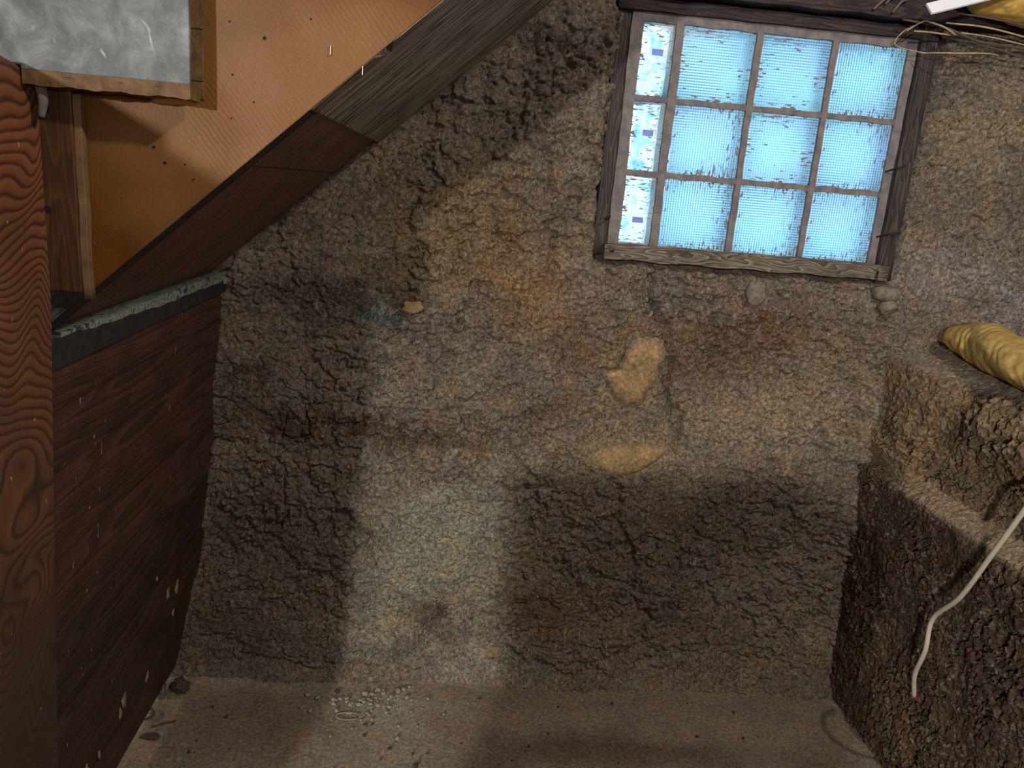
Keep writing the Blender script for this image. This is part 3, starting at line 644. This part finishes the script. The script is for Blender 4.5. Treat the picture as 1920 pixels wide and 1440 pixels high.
slope_board('soffit_board', -.287-.33, -.2865, YF+.066, 1.895, .018, -.0095, M['soffit'])
# weathered plank, cut out at one corner
L = []
u_ = np.array([.743, .669])
def sp(x, y, off): q_ = np.array([x, sz(x)])+nrm*off; return (q_[0], y, q_[1])
outl = [(-.193, YF+.0045), (-.118, YF+.0045), (-.101, YF+.055), (-.094, YF+.0045), (.48, YF+.0045), (.48, 1.897), (-.193, 1.897)]
v = [sp(x, y, .0006) for x, y in outl]+[sp(x, y, -.0105) for x, y in outl]; n = len(outl)
bm = bmesh.new(); vs = [bm.verts.new(p) for p in v]; bm.faces.new(vs[:n]); bm.faces.new(vs[n:][::-1])
for i in range(n): bm.faces.new([vs[i], vs[i+n], vs[(i+1) % n+n], vs[(i+1) % n]])
bmesh.ops.recalc_face_normals(bm, faces=bm.faces[:]); bm.verts.index_update(); v = [tuple(q.co) for q in bm.verts]; f = [[q.index for q in p.verts] for p in bm.faces]; bm.free()
mk('soffit_board', v, f, M['weathered'], st, label='weathered grey plank')
v, f = box(-.1945, -.1930, YF+.005, 1.895, 0, .016, 0)
ev = []
for p in v:
    o_ = .0005-.0105*(p[2]/.016); q_ = sp(p[0], p[1], o_); ev.append(q_)
mk('sawn_end', ev, f, M['block_edge'], st, label='pale sawn end of the grey plank')
mk('trim_strip', *box(-.3425, -.3245, YF-.003, YF-.0002, .074, .62, .0006, 1), M['edge_wood'], st)
for z in (.095, .155): mk('joint_line', *box(-.3425, -.3245, YF-.0036, YF-.003, z, z+.0012, 0), M['void'], st)
for k, (x, z, r) in enumerate([(-.251, .153, .0022), (-.195, .18, .0012), (-.290, .107, .0013), (-.293, .168, .0012), (-.264, .077, .0012), (-.388, .012, .0020), (-.375, -.006, .0020), (-.350, -.006, .0012), (-.340, -.024, .0012), (-.292, .055, .001)]):
    v, f = tube([(x, YF-.0008, z), (x, YF+.002, z)], r, 1, 10, False); mk('nail_hole', v, f, M['void'], st)
for x, z in [(-.171, .146), (-.131, .126)]:
    v, f = tube([(x, YF+.001, z+.006), (x+.001, YF-.004, z+.005), (x+.001, YF-.004, z-.005), (x, YF+.001, z-.006)], .0007, 3, 6, False); mk('staple', v, f, M['staple'], st)

# timber block hanging beside the post
bl = thing('hanging_block', (-.49, 1.035, -.185), 'short amber brown timber block fixed upright beside the big post', 'block')
mk('face_board', *box(-.532, -.4775, YF-.0185, YF-.002, -.178, .071, .002, 2), M['block'], bl)
mk('pale_edge', *box(-.4775, -.4685, YF-.0150, YF-.002, -.186, .066, sub=10, fn=lambda p: Vector((p.x+.0005*math.sin(p.z*60)+.0003*math.sin(p.z*230), p.y, p.z))), M['block_edge'], bl, smooth=True)
for x, z in [(-.513, -.075), (-.508, .045)]:
    v, f = tube([(x, YF-.0192, z), (x, YF-.017, z)], .0045, 1, 12, False); mk('knot', v, f, M['void'], bl)

# grey painted panel on its wooden board
gp = thing('painted_panel', (-.6, .99, .07), 'mottled grey painted panel on a rough wooden board, upper left', 'panel')
mk('painted_sheet', *prism([(-1.1, .0905), (-.512, .0905), (-.512, .086), (-.3225, .086), (-.3225, .62), (-1.1, .62)], .985, .992, 'xz', .0006), M['grey'], gp)
mk('edge_board', *box(-.512, -.3225, .986, 1.022, .0695, .0862, sub=30, fn=lambda p: Vector((p.x, p.y, p.z+(.0008*math.sin(p.x*120)+.0005*math.sin(p.x*310) if p.z < .08 else 0)))), M['edge_wood'], gp)
v, f = tube([(-.528, 1.0, .078), (-.505, 1.0, .068)], .0012, 1, 6, False); mk('nail', v, f, M['nail'], gp)
mk('lint', *tube([(-.502, 1.005, .072), (-.497, 1.0, .055), (-.500, 1.0, .035)], [.007, .006, .004], 6, 8), M['lint'], gp, smooth=True, label='grey tuft of cobweb')

# ---------------------------------------------------------------- post and plank partition, leaning outwards to the foot
def leanx(z, a=-.545): return float(np.interp(-z, [.20, .254, .536, .72, .883, 1.006, 1.181, 1.305, 1.36], [a, a, a-.030, a-.044, a-.064, a-.076, a-.107, a-.130, a-.138]))
def leanp(z): return float(np.interp(-z, [.2, .5, 1.05, 1.36], [-.515, -.531, -.557, -.575]))
zz = np.r_[np.linspace(-1.34, .055, 60)]
def postgrid():
    rows = list(zz); v = []; 
    outline = [(.36, -1.345), (.36, .20), (.60, .17), (.80, .135), (.95, .099), (.985, .090), (1.005, .082), (1.020, .070), (1.030, .045), (1.030, -1.345)]
    bm = bmesh.new(); front = []
    # dense strip mesh: for each z row, span from y=.36 to y end
    ylim = lambda z: float(np.interp(z, [.045, .070, .082, .090, .096, .098, .099, .100], [1.030, 1.020, 1.005, .985, .95, .80, .60, .36]))
    Zs = np.r_[np.linspace(-1.345, .04, 50), np.linspace(.045, .10, 26)]
    n = len(Zs)
    for z in Zs:
        ye = ylim(z)
        for k in range(5):
            v.append((leanp(z)+(0 if k < 4 else -.004), .36+(ye-.36)*[0, .5, .9, .99, 1][k], z))
        for k in range(5): v.append((leanp(z)-.20, .36+(ye-.36)*[0, .5, .9, .99, 1][k], z))
    f = []
    for i in range(n-1):
        for k in range(4):
            a = i*10+k; f.append([a, a+1, a+11, a+10]); b = i*10+5+k; f.append([b, b+10, b+11, b+1])
        f.append([i*10+4, i*10+9, i*10+19, i*10+14]); f.append([i*10, i*10+10, i*10+15, i*10+5])
    for k in range(4): f.append([k, 5+k, 6+k, k+1]); a = (n-1)*10+k; f.append([a, a+1, a+6, a+5])
    return v, f
pv, pfc = postgrid()
mk('wooden_post', pv, pfc, M['post'], None, 'broad red-brown post with bold wavy grain at the left edge', 'post', smooth=False)
mk('added_shadow_rail', *box(-.560, -.515, -.02, .355, -.02, .088, .003, 2), M['joist'], None, 'unseen brown timber rail added behind the big left post to shade the orange board', 'rail')  # added out of view to cast the diagonal shade on the side board
pt = thing('plank_partition', (-.62, 1.5, -1.33), 'dark brown plank partition with a painted cap rail under the stair', 'partition')
# planks run along the depth of the stair; their joints are measured on the leaning face
js = [-.298, -.365, -.465, -.615, -.775, -.925, -1.065, -1.190, -1.318]
for k in range(len(js)-1):
    a, b_ = js[k], js[k+1]; th = .022; v = []; N = 7; off = [0, .001, -.0008, .0012, 0, .0015, -.001, .0005][k]
    y1 = 1.95; ym = 9
    for side in (0, 1):
        for i in range(N+1):
            z = a-.0006+(b_-a+.0012)*i/N; e = .0012 if i in (0, N) else 0
            for j in range(ym+1):
                y = 1.034+(y1-1.034)*j/ym; v.append((leanx(z)+off-side*th-e*(1-side)+.0015*math.sin(y*9+k*2), y, z))
    S_ = (N+1)*(ym+1); f = []
    for i in range(N):
        for j in range(ym):
            q0 = i*(ym+1)+j; f.append([q0, q0+ym+1, q0+ym+2, q0+1]); f.append([S_+q0, S_+q0+1, S_+q0+ym+2, S_+q0+ym+1])
    for j in range(ym):
        f.append([j, j+1, S_+j+1, S_+j]); q0 = N*(ym+1)+j; f.append([q0, S_+q0, S_+q0+1, q0+1])
    for i in range(N):
        q0 = i*(ym+1); f.append([q0, S_+q0, S_+q0+ym+1, q0+ym+1]); q1 = q0+ym; f.append([q1, q1+ym+1, S_+q1+ym+1, S_+q1])
    mk('plank', v, f, M['plank'], pt)
# cap rail: pale flaking top, blue-black front
mk('cap_rail', *box(-.600, -.5425, 1.032, 1.92, -.298, -.250, .0015, 2), M['cap_front'], pt, label='blue-black cap rail')
def paint_edge(p):
    low = np.interp(p.y, [1.03, 1.15, 1.45, 1.9], [.002, .007, .018, .020]); k = (-.2495-p.z)/.02
    return Vector((p.x, p.y, -.2495-k*(low+.0015*math.sin(p.y*70)+.001*math.sin(p.y*170))))
mk('painted_edge', *box(-.600, -.5415, 1.034, 1.915, -.2695, -.2495, sub=26, fn=paint_edge), M['cap'], pt, label='flaking grey-green paint on the rail')
# clay splashes on the lower planks
for k, (y, z, r) in enumerate([(1.72, -.985, .016), (1.66, -.98, .012), (1.73, -1.07, .008), (1.60, -1.16, .010), (1.46, -1.12, .014), (1.45, -1.145, .009), (1.30, -1.15, .006), (1.36, -1.17, .006), (1.58, -.90, .004)]):
    blob('clay_splash', (leanx(z)+.0005, y, z), .0022, r*.7, r*1.5, M['patch'], 60+k, None, None, parent=pt, sub=3, rough_=.9)

# ---------------------------------------------------------------- loose bits
patch([(.398, -.440), (.405, -.462), (.430, -.478), (.440, -.515), (.470, -.530), (.505, -.518), (.520, -.480), (.540, -.430), (.552, -.375), (.535, -.350), (.500, -.345), (.478, -.338), (.458, -.365), (.450, -.400), (.438, -.428), (.42, -.432)], 1.882, M['clay'], 'upright tan clay patch with a creased face under the window', 3)
patch([(.372, -.680), (.40, -.705), (.44, -.722), (.48, -.725), (.51, -.712), (.55, -.690), (.580, -.660), (.600, -.630), (.56, -.632), (.52, -.630), (.47, -.632), (.43, -.640), (.40, -.655)], 1.888, M['clay'], 'flat ochre clay patch, the lower of the two on the back wall', 5)
blob('stone', (.757, 1.880, -.207), .026, .014, .030, M['stone'], 1, 'pale stone bedded in the wall under the middle of the window', 'stone', rough_=.35)
blob('stone', (.836, 1.882, -.208), .010, .008, .009, M['stone'], 2, 'small round pale stone beside the larger one under the window', 'stone')
blob('stone', (1.092, 1.872, -.182), .034, .022, .020, M['stone'], 3, 'flat grey stone wedged under the right corner of the window', 'stone', angular=True, rough_=.3)
blob('stone', (1.10, 1.872, -.215), .024, .02, .022, M['stone'], 9, 'rounded clay lump below the wedged stone at the window corner', 'stone', rough_=.4)
blob('stone', (-.55, 1.862, -.193), .017, .014, .017, M['stone'], 4, 'grey stone showing above the cap rail where stair meets wall', 'stone', rough_=.3)
blob('stone', (-.095, 1.885, -.305), .026, .012, .016, M['patch'], 6, 'tan stone beside the blue-green stain on the back wall', 'stone', rough_=.3)
blob('rubble_chunk', (-.690, 1.778, -1.322), .018, .016, .045, M['stone'], 12, 'upright pale rubble chunk at the foot of the plank partition', 'rubble', angular=True, rough_=.5)
blob('rubble_chunk', (-.645, 1.80, -1.330), .022, .02, .020, M['dark_stone'], 13, 'dark rubble chunk behind the pale upright one', 'rubble', rough_=.5)
blob('rubble_chunk', (-.725, 1.80, -1.328), .022, .02, .022, M['dark_stone'], 15, 'brown rubble chunk left of the pale upright one', 'rubble', rough_=.5)
blob('rubble_chunk', (-.655, 1.625, -1.343), .022, .010, .006, M['dark_stone'], 14, 'flat dark crumb lying in the lit strip of floor', 'rubble', rough_=.6)
protos = []
def pebbles(n, area, mat, size, group, label, gauss=None):
    base = []
    for k in range(4):
        b_ = blob('pebble', (0, 0, 0), 1, .8, .6, mat, 30+k, label, 'pebble', group, sub=2, rough_=.5); base.append(b_)
    for i in range(n):
        if gauss: x = random.gauss(gauss[0], gauss[2]); y = random.gauss(gauss[1], gauss[3]); y = min(y, 1.84)
        else: x = random.uniform(area[0], area[1]); y = random.uniform(area[2], area[3])
        s = size*random.uniform(.4, 1)**1.5*(1.6 if random.random() < .06 else 1)
        o_ = base[i] if i < 4 else base[i % 4].copy()
        if i >= 4: col.objects.link(o_)
        o_.scale = (s, s, s); o_.rotation_euler = (0, 0, random.uniform(0, 6)); o_.location = (x, y, H-1.3505+.002)
pebbles(90, None, M['pale'], .0080, 'pebbles scattered at the foot of the back wall', 'pale pebble among the grit on the brightly lit floor', (-.15, 1.76, .075, .045))
pebbles(60, (-.55, 1.0, 1.42, 1.82), M['dark_stone'], .0052, 'dark crumbs over the floor', 'tiny dark crumb of earth lying on the bare floor')
v, f = tube([(-.74, 1.70, -1.342), (-.70, 1.72, -1.338), (-.675, 1.70, -1.342), (-.69, 1.68, -1.343)], .0028, 6, 7); mk('root_curl', v, f, M['twig_dark'], None, 'curled dry root beside the rubble on the lit floor strip', 'root', smooth=True)
v, f = tube([(-.665, 1.655, -1.343), (-.64, 1.665, -1.340), (-.615, 1.68, -1.343)], .0022, 6, 7); mk('root_curl', v, f, M['twig_dark'], None, 'short bent root near the edge of the lit floor strip', 'root', smooth=True)
v, f = tube([(-.20+.03*math.cos(a), 1.713+.014*math.sin(a), -1.344) for a in np.linspace(0, 5.6, 12)], .0016, 3, 6); mk('root_curl', v, f, M['twig'], None, 'thin root coiled in a ring among the pale pebbles', 'root', smooth=True)
